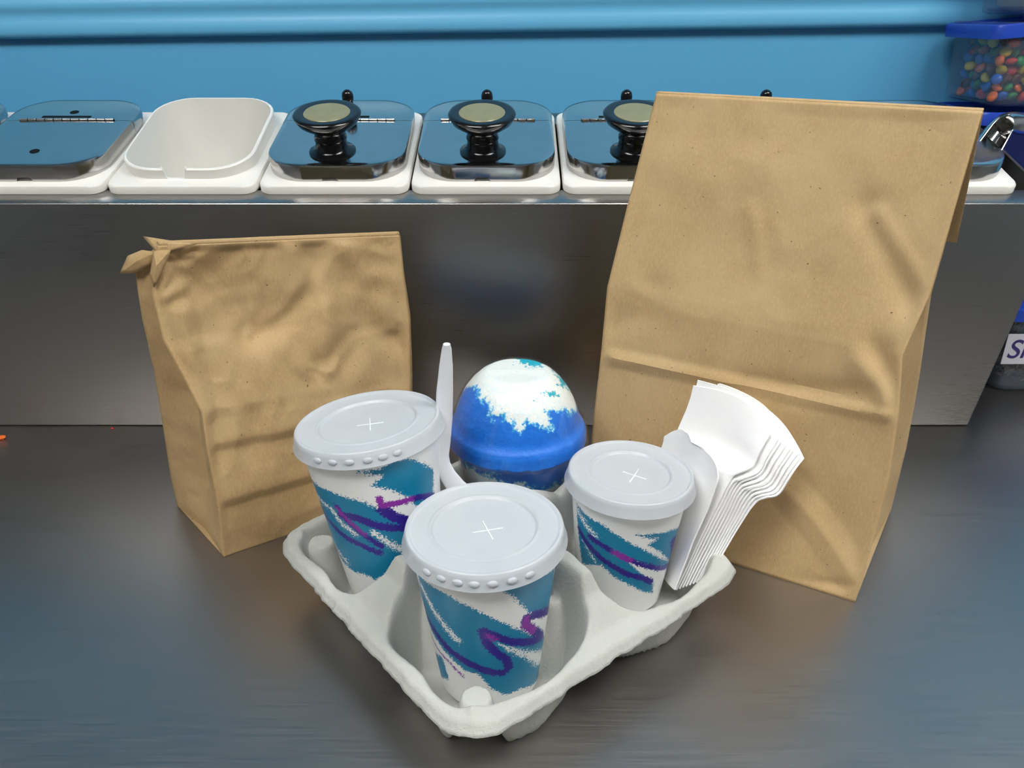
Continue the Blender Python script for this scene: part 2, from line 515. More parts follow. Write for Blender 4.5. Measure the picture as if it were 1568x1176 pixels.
prism('back_panel', [(RX0, p1[1], .0005), (RX1, p1[1], .0005), (XT, p1[1], p1[2] - .001), (RX0, p1[1], p1[2] - .001),
                     (RX0, p1[1] + .003, .0005), (RX1, p1[1] + .003, .0005), (XT, p1[1] + .003, p1[2] - .001), (RX0, p1[1] + .003, p1[2] - .001)], M['rail'], t, 0)

# ------------------------------------------------------------------ jars
JP, JX0 = 0.1368, -0.3655            # pitch; left side of the open jar
HXJ, HYJ = JP / 2 - .0012, .0835     # flange half size
LHX, LHY, LR = .0632, .0755, .036    # lid half size
def ring_loft(name, rings, mat, parent, capN=False, sharp=40):
    n = len(rings[0]); V = [tuple(p) for r in rings for p in r]
    F = grid_faces(n, len(rings), True)
    if capN: F.append(tuple(range((len(rings) - 1) * n, len(rings) * n)))
    return obj(name, V, F, mat, parent, sharp=sharp)
def ring(hx, hy, r, z, k=8, e=36): return [(x, y, z(x, y) if callable(z) else z) for x, y in rrect(hx, hy, r, k, e)]
JAR_KINDS = []
def make_jar_body(parent, open_):
    def ct(x, y):     # collar top with a spoon notch in front
        if y < -.05 and -.016 < x < .006:
            return .0095 + .0115 * smooth(np.array((abs(x + .005) - .0075) / .003)).item()
        return .023 + .004 * (y / .07) if open_ else .0215
    cx, cy = LHX - .003, LHY - .003
    rings = [ring(HXJ, HYJ, .012, .0002), ring(HXJ, HYJ, .012, .006), ring(HXJ - .0008, HYJ - .0008, .012, .0074), ring(HXJ - .0025, HYJ - .0025, .012, .008),
             ring(cx + .001, cy + .001, .036, .0085), ring(cx, cy, .036, .0095),
             [(x, y, max(.0096, ct(x, y) - .001)) for x, y in rrect(cx, cy, .036, 8, 36)],
             [(x, y, max(.0098, ct(x, y))) for x, y in rrect(cx - .001, cy - .001, .035, 8, 36)],
             [(x, y, max(.0098, ct(x, y))) for x, y in rrect(cx - .0025, cy - .0025, .034, 8, 36)],
             ring(cx - .004, cy - .004, .033, .0088), ring(cx - .006, cy - .006, .032, -.01),
             ring(cx - .010, cy - .010, .030, -.11), ring(cx - .016, cy - .016, .026, -.118), ring(.01, .02, .008, -.12)]
    return ring_loft('jar_body', rings, M['jar'], parent, True)
def make_lid(parent, knob, hinge_len=.046):
    def skirt(x, y):
        if y < -.06 and abs(x + .003) < .0075:
            return .0125
        return .0082
    rings = [[(x, y, skirt(x, y)) for x, y in rrect(LHX - .0008, LHY - .0008, LR, 8, 36)],
             [(x, y, skirt(x, y) - .0002) for x, y in rrect(LHX, LHY, LR, 8, 36)],
             ring(LHX, LHY, LR, .0215), ring(LHX - .0006, LHY - .0006, LR, .0231), ring(LHX - .0022, LHY - .0022, LR - .001, .024),
             ring(LHX - .006, LHY - .006, LR - .004, .0242), ring(LHX * .5, LHY * .5, LR * .5, .0245), ring(.004, .004, .003, .0246)]
    n = len(rings[0]); V = [tuple(p) for r in rings for p in r]
    F = grid_faces(n, len(rings), True) + [tuple(range((len(rings) - 1) * n, len(rings) * n))]
    HY = .0215
    for nm, side in (('lid_leaf', -1), ('lid_leaf', 1)):
        bm = bmesh.new(); vs = [bm.verts.new(p) for p in V]
        for f in F: bm.faces.new([vs[i] for i in f])
        bmesh.ops.bisect_plane(bm, geom=bm.verts[:] + bm.edges[:] + bm.faces[:], plane_co=(0, HY + side * .0003, 0), plane_no=(0, -side, 0), clear_outer=True)
        from_bm(nm, bm, M['lid_steel'], parent, sharp=30)
    # piano hinge
    k = 11
    h = tube('hinge_pin', [(-hinge_len, HY, .0247), (hinge_len, HY, .0247)], .0009, M['plate'], parent, 8)
    for i in range(k):
        a = -hinge_len + 2 * hinge_len * (i + .06) / k; b = -hinge_len + 2 * hinge_len * (i + .94) / k
        o = tube('hinge_knuckle', [(a, HY, .0247), (b, HY, .0247)], .0021, M['hinge'], parent, 8)
    box('engraved_plate', -.028, .020, HY + .006, HY + .0105, .0242, .0247, M['plate'], parent)
    if knob:
        kb = lathe('knob', [(.021, .0243), (.021, .0256), (.017, .0275), (.0145, .030), (.0138, .036), (.0146, .0368), (.0146, .039), (.0138, .0398), (.0138, .044),
                            (.0155, .0465), (.021, .0485), (.0265, .0525), (.0295, .0575), (.0300, .0595), (.0290, .0608), (.0265, .0612), (.0220, .0606)], 48, M['black'], parent, cap0=True, cap1=True, sharp=50)
        kb.location = (-.003, -.0475, 0)
        ins = lathe('label_insert', [(.0001, .0613), (.016, .0613), (.0200, .0611), (.0212, .0600)], 48, M['insert'], kb, cap0=True)
        pg = lathe('hinge_peg', [(.0062, .0242), (.0062, .026), (.0048, .0275), (.0046, .036), (.0056, .037), (.0058, .041), (.0048, .0445), (.0025, .0465), (.0003, .047)], 24, M['black'], parent, cap0=True, sharp=50)
        pg.location = (-.001, .041, 0)
    else:
        for hy in (-.0475, .041):
            lathe('bolt_hole', [(.0001, .02475), (.0042, .02475), (.0045, .0244)], 20, M['plate'], parent).location = (-.001, hy, 0)

lid_proto = body_proto = None
def copy_children(src, dst, names=None):
    for ch in list(src.children):
        c = ch.copy(); COL.objects.link(c); c.parent = dst
        for g in ch.children:
            d = g.copy(); COL.objects.link(d); d.parent = c
JARS = [  # (slot from open jar, kind, label)
    (-2, 'plain', 'white jar with plain hinged steel lid, two slots from the open jar, no knob'),
    (-1, 'plain', 'white jar with plain hinged steel lid beside the open jar, knob holes empty'),
    (0, 'open', 'white plastic jar standing open without a lid between two lidded jars'),
    (1, 'knob', 'white jar with black-knobbed steel lid right beside the open white jar'),
    (2, 'knob', 'white jar with black-knobbed steel lid in the middle, both neighbours knobbed too'),
    (3, 'knob', 'white jar with black-knobbed steel lid half covered by the tall paper bag'),
    (4, 'knob', 'white jar with knobbed lid hidden behind the tall paper bag, only peg showing'),
    (5, 'plain', 'white jar with plain hinged steel lid at the rail end beside the steel scoop'),
]
protos = {}
for slot, kind, label in JARS:
    x = JX0 + JP * (slot + .5)
    j = thing('topping_jar', label, 'jar', rail_pt(x, .0165 + HYJ, 0.0), (INC, 0, 0), 'white jars in the topping rail')
    if kind in protos: copy_children(protos[kind], j)
    else:
        make_jar_body(j, kind == 'open')
        if kind != 'open': make_lid(j, kind == 'knob')
        protos[kind] = j

# ------------------------------------------------------------------ cups
def cup_surface(base, rot, r0, r1, z0, z1):
    """function pixel -> (arc mm, height mm) on the cone of a cup"""
    Mx = Matrix.Translation(base) @ rot.to_4x4()
    Mi = Mx.inverted()
    o = Mi @ Vector((0, 0, CAM_H))
    def f(px, py):
        d = Mi.to_3x3() @ Vector(ray(px, py))
        k = (r1 - r0) / (z1 - z0)
        a0, a1 = r0 + k * (o.z - z0), k * d.z
        A = d.x ** 2 + d.y ** 2 - a1 ** 2; B = 2 * (o.x * d.x + o.y * d.y - a0 * a1); C = o.x ** 2 + o.y ** 2 - a0 ** 2
        D = B * B - 4 * A * C
        tt = (-B - math.sqrt(max(D, 0))) / (2 * A)
        p = o + d * tt
        return (math.atan2(p.x, -p.y), p.z)
    return f

def make_cup(name, label, lidc, lean, h, rt, rb, crop, strokes, buttons, xrot, lid_style=0, seed=0):
    """lidc: world position of the lid centre; lean: tilt (about x, about y) in degrees"""
    rot = Matrix.Rotation(R(lean[1]), 3, 'Y') @ Matrix.Rotation(R(lean[0]), 3, 'X')
    base = Vector(lidc) - rot @ Vector((0, 0, h))
    t = thing(name, label, 'cup', base, rot.to_euler(), 'paper cups in the pulp carrier')
    z0, z1 = 0.0, h - .003
    # cup body, dense
    na, nz = 260, 90
    angs = np.linspace(-math.pi, math.pi, na, endpoint=False)
    V = []
    zs = np.linspace(z0, z1, nz)
    for z in zs:
        r = rb + (rt - rb) * z / z1
        for a in angs: V.append((r * math.sin(a), -r * math.cos(a), z))
    nouter = len(V)
    # rolled rim, inner wall, recessed bottom
    inner = [(rt + .0012, z1 + .0005), (rt + .0008, z1 + .0016), (rt - .0008, z1 + .001), (rt - .001, z1 - .001), (rb - .0008, .010), (.0005, .010)]
    rows = nz
    for r, z in inner:
        rows += 1
        for a in angs: V.append((r * math.sin(a), -r * math.cos(a), z))
    F = grid_faces(na, rows, True)
    # underside
    off = len(V)
    for r, z in ((rb, 0), (rb - .001, 0), (rb - .002, .006), (.0005, .006)):
        for a in angs: V.append((r * math.sin(a), -r * math.cos(a), z))
    F += grid_faces(na, 4, True, off)
    body = obj('cup_body', V, F, M['cup'], t, sharp=40)
    # stroke fields
    fpx = cup_surface(base, rot, rb, rt, z0, z1)
    cx, cy, cs = crop
    rm = (rb + rt) / 2 * 1000
    def conv(pts):
        out = []
        for x, y in pts:
            a, z = fpx(cx + x / cs, cy + y / cs)
            out.append((a * rm, z * 1000))
        return np.array(out)
    A, Z = np.meshgrid(angs, zs)
    fields = {k: np.full(len(V), -50.0) for k in ('teal', 'white', 'purple', 'magenta', 'ink')}
    for shift in (0.0, math.pi):
        aa = (A + shift + math.pi) % (2 * math.pi) - math.pi
        P = np.stack([aa.ravel() * rm, Z.ravel() * 1000], -1)
        for kind, data in strokes:
            if isinstance(data, tuple):
                wd, pts = data
                c = conv(pts)
                f = wd / cs * 0.37 / 2 * ({'white': 1.3, 'ink': 1.0}.get(kind, 2.0)) - line_d(P, c)
            else:
                f = poly_sd(P, conv(data))
            fields[kind][:nouter] = np.maximum(fields[kind][:nouter], f)
            if kind == 'magenta':
                fields['purple'][:nouter] = np.maximum(fields['purple'][:nouter], f)
    for k, v in fields.items(): add_attr(body, k, v)
    # lid
    rl = rt + .0022
    lid = lathe('lid', [(rl + .0016, h - .0085), (rl + .0020, h - .0083), (rl + .0009, h - .0050), (rl + .0003, h - .0022), (rl - .0003, h + .0004), (rl - .0011, h + .0013), (rl - .0021, h + .0012), (rl - .0028, h + .0003),
                        (rl - .0034, h), (rl - .0040, h), (rl - .0124, h), (rl - .0130, h), (rl - .0137, h + .0005), (rl - .0146, h + .0006), (rl - .0152, h), (rl - .0157, h - .0010), (rl - .0163, h - .0012), (rl - .0172, h - .0012), (.010, h - .0012), (.0003, h - .0012)], 96, M['lid_plastic'], t, cap1=True, sharp=60)
    for i in range(2):
        a = xrot + i * math.pi / 2 + .1 * i
        lx = .0095 if i else .0085
        bm = box_bm(-lx, lx, -.0004, .0004, 0, .0005, .00015)
        o = from_bm('straw_slot', bm, M['lid_mark'], lid)
        o.location = (0.002, -.003, h - .0012); o.rotation_euler = (0, 0, a)
    for a in buttons:
        bm = bmesh.new()
        bmesh.ops.create_uvsphere(bm, u_segments=14, v_segments=8, radius=.0030)
        o = from_bm('button', bm, M['lid_plastic'], lid)
        o.scale = (1, .45, .62)
        o.location = ((rl + .0010) * math.sin(a), -(rl + .0010) * math.cos(a), h - .0038); o.rotation_euler = (0, 0, a)
    return t

C1 = (600, 730, 3.267); C2 = (400, 580, 3.267); C3 = (840, 650, 4.2)
S_front = [
    ('teal', [(130, 480), (250, 572), (330, 622), (420, 665), (520, 712), (620, 757), (700, 785), (770, 795), (765, 900), (745, 960), (735, 1005), (640, 1062), (575, 1090), (500, 1062), (430, 985), (370, 972), (280, 890), (215, 800), (165, 690), (145, 590)]),
    ('teal', [(490, 530), (620, 515), (815, 450), (803, 560), (788, 655), (700, 690), (655, 650), (610, 600), (540, 565)]),
    ('teal', [(212, 870), (250, 900), (285, 1010), (240, 1000)]),
    ('white', (22, [(148, 545), (200, 650), (262, 745), (325, 815)])),
    ('white', [(500, 800), (560, 842), (660, 868), (762, 868), (760, 925), (725, 942), (660, 905), (580, 868)]),
    ('purple', (24, [(165, 660), (215, 770), (290, 868), (360, 918), (430, 955), (500, 980), (558, 980), (586, 952), (572, 912), (520, 880), (472, 830), (457, 775)])),
    ('purple', (24, [(457, 772), (520, 800), (600, 826), (680, 826), (752, 800)])),
    ('purple', (26, [(752, 800), (705, 765), (668, 742), (672, 705), (720, 688), (785, 662)])),
    ('magenta', (20, [(712, 770), (670, 742), (672, 712)])),
    ('magenta', (14, [(480, 795), (520, 815)])),
    ('magenta', (9, [(182, 765), (230, 860), (290, 930), (355, 995)])),
    ('ink', (10, [(784, 750), (778, 790)])), ('ink', (10, [(776, 815), (770, 860)])),
]
S_left = [
    ('teal', [(250, 495), (340, 560), (420, 590), (520, 620), (600, 655), (700, 690), (760, 700), (780, 800), (740, 890), (660, 922), (640, 960), (575, 1008), (520, 978), (460, 962), (400, 900), (350, 830), (318, 740), (290, 640)]),
    ('teal', [(475, 465), (600, 448), (660, 415), (740, 398), (860, 450), (862, 580), (780, 640), (740, 595), (660, 560), (550, 535), (610, 485)]),
    ('white', (16, [(275, 570), (350, 650), (400, 720), (470, 775)])),
    ('white', (20, [(560, 770), (640, 825), (715, 855)])),
    ('white', (12, [(345, 820), (430, 915)])),
    ('purple', (18, [(292, 648), (350, 722), (420, 790), (500, 832), (595, 872)])),
    ('purple', (16, [(375, 635), (420, 700), (500, 770), (560, 812), (602, 838)])),
    ('purple', (24, [(400, 680), (480, 695), (580, 735), (660, 747), (730, 742)])),
    ('purple', (30, [(605, 650), (660, 690), (735, 715)])),
    ('purple', (18, [(740, 605), (790, 592), (860, 580)])),
    ('magenta', (12, [(378, 650), (440, 715), (520, 780)])),
    ('magenta', (18, [(590, 600), (602, 632), (680, 622), (750, 604)])),
    ('ink', (7, [(392, 955), (398, 985)])), ('ink', (7, [(402, 1010), (412, 1045)])),
]
S_right = [
    ('teal', [(178, 500), (250, 588), (340, 640), (440, 710), (540, 770), (640, 820), (720, 862), (810, 885), (800, 935), (700, 930), (600, 905), (500, 860), (560, 920), (620, 970), (672, 1020), (668, 1085), (610, 1075), (500, 1022), (420, 980), (340, 905), (215, 895), (198, 760), (186, 640)]),
    ('teal', [(560, 710), (680, 702), (790, 680), (862, 655), (848, 760), (818, 885), (770, 890), (720, 820), (640, 775), (700, 735)]),
    ('white', (22, [(190, 555), (250, 660), (300, 722)])),
    ('white', (6, [(225, 745), (300, 880)])),
    ('white', [(520, 880), (620, 930), (640, 985), (580, 940)]),
    ('purple', (24, [(265, 722), (360, 785), (450, 838), (540, 880), (640, 912), (720, 925), (805, 905)])),
    ('purple', (26, [(198, 675), (260, 780), (340, 862), (430, 920), (520, 968), (600, 985), (662, 1012)])),
    ('purple', (34, [(845, 735), (798, 748), (795, 800), (812, 845)])),
    ('magenta', (26, [(430, 825), (520, 872)])),
]
make_cup('paper_cup', 'medium paper cup with teal brush strokes and clean X slot, pointing at carrier notch', (-.0155, .374, .115), (0.5, -1), .108, .0425, .0300, C1, S_front,
         [R(a) for a in (-40, -28, -16, -5, 7, 20, 33)], R(14))
make_cup('paper_cup', 'tallest paper cup with teal brush strokes, leaning beside the smaller paper bag', (-.0905, .446, .1435), (-2, -6), .136, .0435, .0300, C2, S_left,
         [R(a) for a in (-30, -17, -4, 9, 20, 31)], R(5))
make_cup('paper_cup', 'shortest paper cup with teal brush strokes, beside the white napkins', (.0780, .4535, .102), (0, 2), .094, .0390, .0290, C3, S_right, [], R(-32))

# ------------------------------------------------------------------ pulp carrier
TC, PHI, PA, TS = np.array([-.006, .447]), R(39.0), .112, .1170
def tray_height(x, y):
    ax, ay = np.abs(x), np.abs(y)
    rc = np.hypot(x, y)
    rim = .046 + .003 * smooth((np.minimum(ax, ay) - .02) / .05) * 0
    dom = np.maximum(ax, ay)
    # ridges: high centre, stepped bump, down to the rim
    mn = np.minimum(ax, ay)
    H0 = np.interp(dom, [0, .03, .048, .058, .080, .086, .094, .103, .115, .13], [.080, .079, .070, .0760, .0745, .0620, .0570, .048, .0460, .0455])
    H0 = H0 - .012 * smooth((mn - .008) / .012) * smooth((.10 - dom) / .03)
    px, py = ax - PA / 2, ay - PA / 2
    px, py = np.where(px > 0, px * .90, px), np.where(py > 0, py * .90, py)
    rs = (np.abs(px) ** 3.6 + np.abs(py) ** 3.6) ** (1 / 3.6)
    th = np.arctan2(py, px)
    rs = rs + .0014 * np.cos(6 * th) * smooth((rs - .02) / .01)
    pocket = .003 + np.maximum(0, rs - .0365) * 4.8
    pocket = np.minimum(pocket, .2)
    k = .0035
    h = -k * np.logaddexp(-H0 / k, -pocket / k)
    def smax(h, b): return np.logaddexp(h / .0025, b / .0025) * .0025
    # contact bumps: outer corner, inner corner, and flutes on the ridge sides
    for cx_, cy_, tz, r_, sl in ((PA / 2 + .034, PA / 2 + .034, .042, .008, 3.6), (PA / 2 - .033, PA / 2 - .033, .066, .006, 4.5), (PA / 2 - .043, PA / 2 + .010, .052, .004, 3.4), (PA / 2 + .010, PA / 2 - .043, .052, .004, 3.4)):
        d_ = np.hypot(ax - cx_, ay - cy_)
        h = np.where((x > 0) & (y < 0) & (tz < .045), h, smax(h, tz - np.maximum(0, d_ - r_) * sl))
    return h
def tray_boundary(ang):
    c, s = np.abs(np.cos(ang)), np.abs(np.sin(ang))
    p = 11.0
    return (((c / TS) ** p + (s / TS) ** p + ((c + s) / math.sqrt(2) / .190) ** p)) ** (-1 / p)
NG = 190
g = np.linspace(-1, 1, NG)
U, Vv = np.meshgrid(g, g)
rho = np.maximum(np.abs(U), np.abs(Vv)); ang = np.arctan2(Vv, U)
B = tray_boundary(ang)
edge_n = fbm(np.cos(ang) * 14, np.sin(ang) * 14, 0, 11, 4)
rr = rho * (B + .0020 * edge_n * smooth((rho - .8) / .2))
X, Y = rr * np.cos(ang), rr * np.sin(ang)
Z = tray_height(X, Y)
Z += .0006 * fbm(X * 160, Y * 160, 0, 3, 4) + .0012 * fbm(X * 30, Y * 30, 0, 5, 3)
# turned-down lip at the very edge, sagging a little between pockets
lip = smooth((rho - .965) / .035)
Z = Z - .006 * lip
V = np.stack([X, Y, Z], -1).reshape(-1, 3)
tr = obj('cup_carrier', V, grid_faces(NG, NG), M['tray'], None, sharp=80)
tag(tr, 'light grey moulded pulp cup carrier holding three cups and the dessert', 'cup carrier')
tr.location = (TC[0], TC[1], 0.0); tr.rotation_euler = (0, 0, PHI)
so = tr.modifiers.new('thickness', 'SOLIDIFY'); so.thickness = .0026; so.offset = -1; so.use_even_offset = False

# ------------------------------------------------------------------ dome dessert
BX, BY = .0035, .522
t = thing('dome_cup', 'clear plastic dessert cup with domed lid in the pulp carrier', 'cup', (BX, BY, .006))
lathe('cup_body', [(.0005, .0), (.030, .0), (.0315, .002), (.0475, .084), (.0490, .085), (.0490, .0865), (.0465, .0865), (.0462, .084), (.0303, .004), (.0005, .003)], 96, M['clear'], t, sharp=30)
dome_prof = [(.0525, .0775), (.0530, .0785), (.0522, .081), (.0518, .090), (.0505, .0945), (.0480, .0975), (.0465, .101), (.0452, .108), (.0425, .118), (.0385, .128), (.0335, .1365), (.0285, .1425), (.0240, .1460), (.0222, .1466), (.0205, .1464), (.0005, .1462)]
dome_prof = [(r, .0835 + (z - .0775) * .803) for r, z in dome_prof]
lathe('dome_lid', dome_prof, 96, M['clear'], t, sharp=30)
# contents
zc = []
for r, z in dome_prof[2:]: zc.append((max(r - .0010, .0004), z - .0010))
cprof = [(.0005, .0045), (.0295, .0045)] + [(.0295 + (.0455 - .0295) * k, .0045 + .0785 * k) for k in np.linspace(.02, 1, 36)] + [(.0462, .0842)]
fine = []
for (r0, z0), (r1, z1) in zip(zc[:-1], zc[1:]):
    m = max(2, int(math.hypot(r1 - r0, z1 - z0) / .0012))
    for k in range(m): fine.append((r0 + (r1 - r0) * k / m, z0 + (z1 - z0) * k / m))
fine.append(zc[-1])
prof = cprof + fine
na = 220
angs = np.linspace(-math.pi, math.pi, na, endpoint=False)
P = np.array([(r * math.sin(a), -r * math.cos(a), z) for r, z in prof for a in angs])
N = fbm(P[:, 0] * 60, P[:, 1] * 60, P[:, 2] * 60, 21, 4)
P[:, :2] *= (1 - .012 * np.abs(N))[:, None]
ice = obj('shaved_ice', P, grid_faces(na, len(prof), True), M['ice'], None, sharp=80)
tag(ice, 'bright blue shaved ice topped with white cream inside the domed cup', 'dessert')
ice.location = (BX, BY, .006)
W = P + np.array([BX, BY, .006])
px = proj(W); q = np.stack([(px[:, 0] - 640) * 4.2, (px[:, 1] - 510) * 4.2], -1)
front = P[:, 1] < .02
mm = .6 / FPX * 1000 / 4.2
cream_poly = [(320, 330), (385, 360), (405, 440), (470, 470), (480, 540), (560, 520), (600, 580), (660, 645), (700, 560), (740, 580), (800, 610), (865, 612), (855, 540), (825, 510), (900, 490), (1000, 505), (1060, 470), (1000, 340), (900, 240), (850, 100), (300, 100), (280, 300)]
low_poly = [(200, 800), (260, 830), (300, 855), (400, 900), (490, 925), (560, 962), (680, 960), (760, 1022), (820, 1020), (960, 950), (1100, 930), (1100, 1500), (200, 1500)]
cr = poly_sd(q, cream_poly) * mm
lo = poly_sd(q, low_poly) * mm
dome_back = (P[:, 2] - (.112 + .012 * N)) * 1000
low_back = ((.058 + .012 * N) - P[:, 2]) * 1000
below = P[:, 2] < .0843
cf = np.where(below, lo, cr)
cb = np.where(below, low_back, dome_back)
k = smooth((P[:, 1] + .004) / .02)
add_attr(ice, 'cream', np.clip(cf * (1 - k) + cb * k, -30, 30))
tl = np.maximum.reduce([poly_sd(q, pg) for pg in ([(500, 420), (575, 410), (585, 560), (510, 540)], [(560, 520), (700, 560), (690, 600), (580, 560)])]) * mm - 1
t2 = np.maximum.reduce([poly_sd(q, pg) for pg in ([(615, 150), (620, 182), (715, 222), (800, 212), (825, 192), (800, 130)], [(870, 250), (915, 335), (985, 375), (1000, 300)], [(805, 400), (885, 375), (890, 395), (815, 420)], [(735, 430), (750, 430), (750, 445), (735, 445)])]) * mm - .5
add_attr(ice, 'teal', np.clip(np.where(front & ~below, tl, -30), -30, 30))
add_attr(ice, 'teal2', np.clip(np.where(~below, t2, -30), -30, 30))

# ------------------------------------------------------------------ spoon
SY = .452
sp = [(684, 527, .455, .0022), (684, 534, .4555, .0030), (683, 560, .456, .0042), (681, 600, .457, .0052), (680, 640, .457, .0054), (678, 675, .456, .0050), (676, 698, .453, .0048), (678, 712, .451, .0050), (686, 728, .448, .0052), (698, 745, .446, .0060), (712, 765, .444, .0085), (726, 786, .443, .0125), (740, 808, .443, .0145), (752, 828, .443, .0125), (760, 842, .444, .005)]
pts = [at_y(a, b, c) for a, b, c, _ in sp]
fl = [(wd * 1.02, .0011 + .0009 * (i < 9)) for i, (_, _, _, wd) in enumerate(sp)]
o = tube('plastic_spoon', pts, None, M['spoon'], None, 16, fl, up=(0.25, -1, 0.35))
tag(o, 'white plastic spoon standing upright in the carrier beside the domed dessert', 'spoon')

# ------------------------------------------------------------------ napkins
def catmull(pts, n):
    pts = [np.array(p, float) for p in pts]
    pts = [2 * pts[0] - pts[1]] + pts + [2 * pts[-1] - pts[-2]]
    out = []
    m = len(pts) - 3
    for i in range(n):
        u = i / (n - 1) * m; k = min(int(u), m - 1); t_ = u - k
        a, b, c, d = pts[k:k + 4]
        out.append(.5 * (2 * b + (c - a) * t_ + (2 * a - 5 * b + 4 * c - d) * t_ ** 2 + (3 * b - a - 3 * c + d) * t_ ** 3))
    return np.array(out)
near_a = [(1030, 905, .436), (1060, 840, .440), (1092, 775, .445), (1114, 732, .449), (1122, 724, .450), (1150, 712, .456), (1160, 692, .460), (1178, 664, .466)]
near_b = [(1084, 884, .434), (1112, 836, .440), (1138, 794, .446), (1158, 768, .450), (1172, 762, .451), (1192, 757, .455), (1212, 728, .460), (1231, 702, .466)]
far_a = [(1006, 850, .492), (1008, 800, .494), (1012, 750, .496), (1018, 715, .497), (1024, 690, .498), (1032, 660, .500), (1042, 625, .502), (1053, 588, .504)]
far_b = [(1085, 850, .498), (1087, 800, .500), (1090, 750, .502), (1092, 715, .503), (1094, 690, .504), (1098, 660, .505), (1104, 630, .506), (1112, 596, .507)]
NAPS = 12
for i in range(NAPS):
    f = i / (NAPS - 1)
    na_ = [(np.array(a) * (1 - f) + np.array(b) * f) for a, b in zip(near_a, near_b)]
    fa_ = [(np.array(a) * (1 - f) + np.array(b) * f) for a, b in zip(far_a, far_b)]
    rng = random.Random(i)
    jit = rng.uniform(-4, 4)
    NV_, NU_ = 34, 18
    ne = catmull([at_y(p[0] + jit * (k > 3), p[1] + jit * .6 * (k > 3), p[2]) for k, p in enumerate(na_)], NV_)
    tip = (rng.uniform(-7, 5), rng.uniform(-8, 5))
    fe = catmull([at_y(p[0] + tip[0] * (k > 5), p[1] + tip[1] * (k > 5), p[2]) for k, p in enumerate(fa_)], NV_)
    if i == 0:   # the short one in front: folded lower, top flopping
        nn = [(1032, 903, .430), (1058, 835, .435), (1080, 785, .440), (1094, 745, .444), (1097, 722, .448), (1090, 703, .456), (1078, 690, .466), (1060, 678, .476)]
        ff = [(995, 860, .490), (997, 820, .491), (1000, 780, .492), (1003, 745, .493), (1006, 720, .494), (1010, 700, .495), (1013, 685, .496), (1017, 668, .497)]
        ne = catmull([at_y(*p) for p in nn], NV_); fe = catmull([at_y(*p) for p in ff], NV_)
    us = np.linspace(0, 1, NU_)
    G = ne[:, None, :] * (1 - us)[None, :, None] + fe[:, None, :] * us[None, :, None]
    vv = np.linspace(0, 1, NV_)[:, None]
    # slack: bellies toward +x,+y in the upper half, soft waves
    belly = np.sin(us * math.pi)[None, :]
    G[:, :, 0] += belly * (.010 * smooth((vv - .35) / .3) - .003) * (1 if i else .3)
    G[:, :, 1] += belly * .003 * smooth((vv - .35) / .4)
    G[:, :, 2] += belly * .006 * smooth((vv - .7) / .3)
    nz_ = fbm(us[None, :] * 3 + i * .15, vv * 5, 0, 31, 3) * .0012
    G[:, :, 0] += nz_
    top = G.reshape(-1, 3)
    th = .0011
    # offset copy for thickness
    dx = np.gradient(G, axis=1); dy = np.gradient(G, axis=0)
    nrm = np.cross(dx, dy); nrm /= np.maximum(np.linalg.norm(nrm, axis=-1, keepdims=True), 1e-9)
    bot = (G + nrm * th * np.where(nrm[..., :1].mean() > 0, 1, -1)).reshape(-1, 3)
    V = np.vstack([top, bot]); n = len(top)
    F = grid_faces(NU_, NV_) + grid_faces(NU_, NV_, False, n)
    bl = [j * NU_ for j in range(NV_)]; br = [j * NU_ + NU_ - 1 for j in range(NV_)]
    loop = list(range(NU_)) + br[1:] + list(range(NV_ * NU_ - 2, (NV_ - 1) * NU_ - 1, -1)) + bl[::-1][1:-1]
    for a, b in zip(loop, loop[1:] + loop[:1]): F.append((a, b, b + n, a + n))
    o = obj('paper_napkin', V, F, M['napkin'], None, sharp=40)
    lab = 'short white paper napkin folded over against the shortest cup' if i == 0 else \
          ('outermost white paper napkin of the stack, beside the tall paper bag' if i == NAPS - 1 else 'white paper napkin in the middle of the kinked stack beside the shortest cup')
    tag(o, lab, 'napkin', 'napkins stuffed in the carrier')

# ------------------------------------------------------------------ paper bags
def resample(pts, ys, n, curve=False):
    """pixel polyline with world y per point -> n world points, even along arc length"""
    P = np.array([at_y(p[0], p[1], y) for p, y in zip(pts, ys)])
    s = np.concatenate([[0], np.cumsum(np.linalg.norm(np.diff(P, axis=0), axis=1))]); s /= s[-1]
    u = np.linspace(0, 1, n)
    return np.stack([np.interp(u, s, P[:, k]) for k in range(3)], -1)

def ylin(pts, y0, y1):
    p = np.array(pts, float)[:, 1]
    return y0 + (y1 - y0) * (p[0] - p) / (p[0] - p[-1])

def grid_normals(G):
    nrm = np.cross(np.gradient(G, axis=1), np.gradient(G, axis=0))
    return nrm / np.maximum(np.linalg.norm(nrm, axis=-1, keepdims=True), 1e-9)

def crease_disp(G, creases):
    """creases: (pixel polyline, amp m, half width px, kind)"""
    q = proj(G).reshape(-1, 2); d = np.zeros(len(q))
    for pts, amp, wd, kind in creases:
        e = line_d(q, pts) / wd
        if kind == 'v': d += amp * np.clip(1 - e, 0, 1)
        elif kind == 's': d += amp * np.exp(-e * e * 2)
        elif kind == 'step':
            pts = np.array(pts, float)
            a, b = pts[0], pts[-1]; nn = np.array([-(b - a)[1], (b - a)[0]]); nn /= np.linalg.norm(nn)
            sd = ((q - a) @ nn) / wd
            d += amp * (np.clip(sd, -1, 1)) * np.clip(1.5 - e * .25, 0, 1)
    return d.reshape(G.shape[:2])

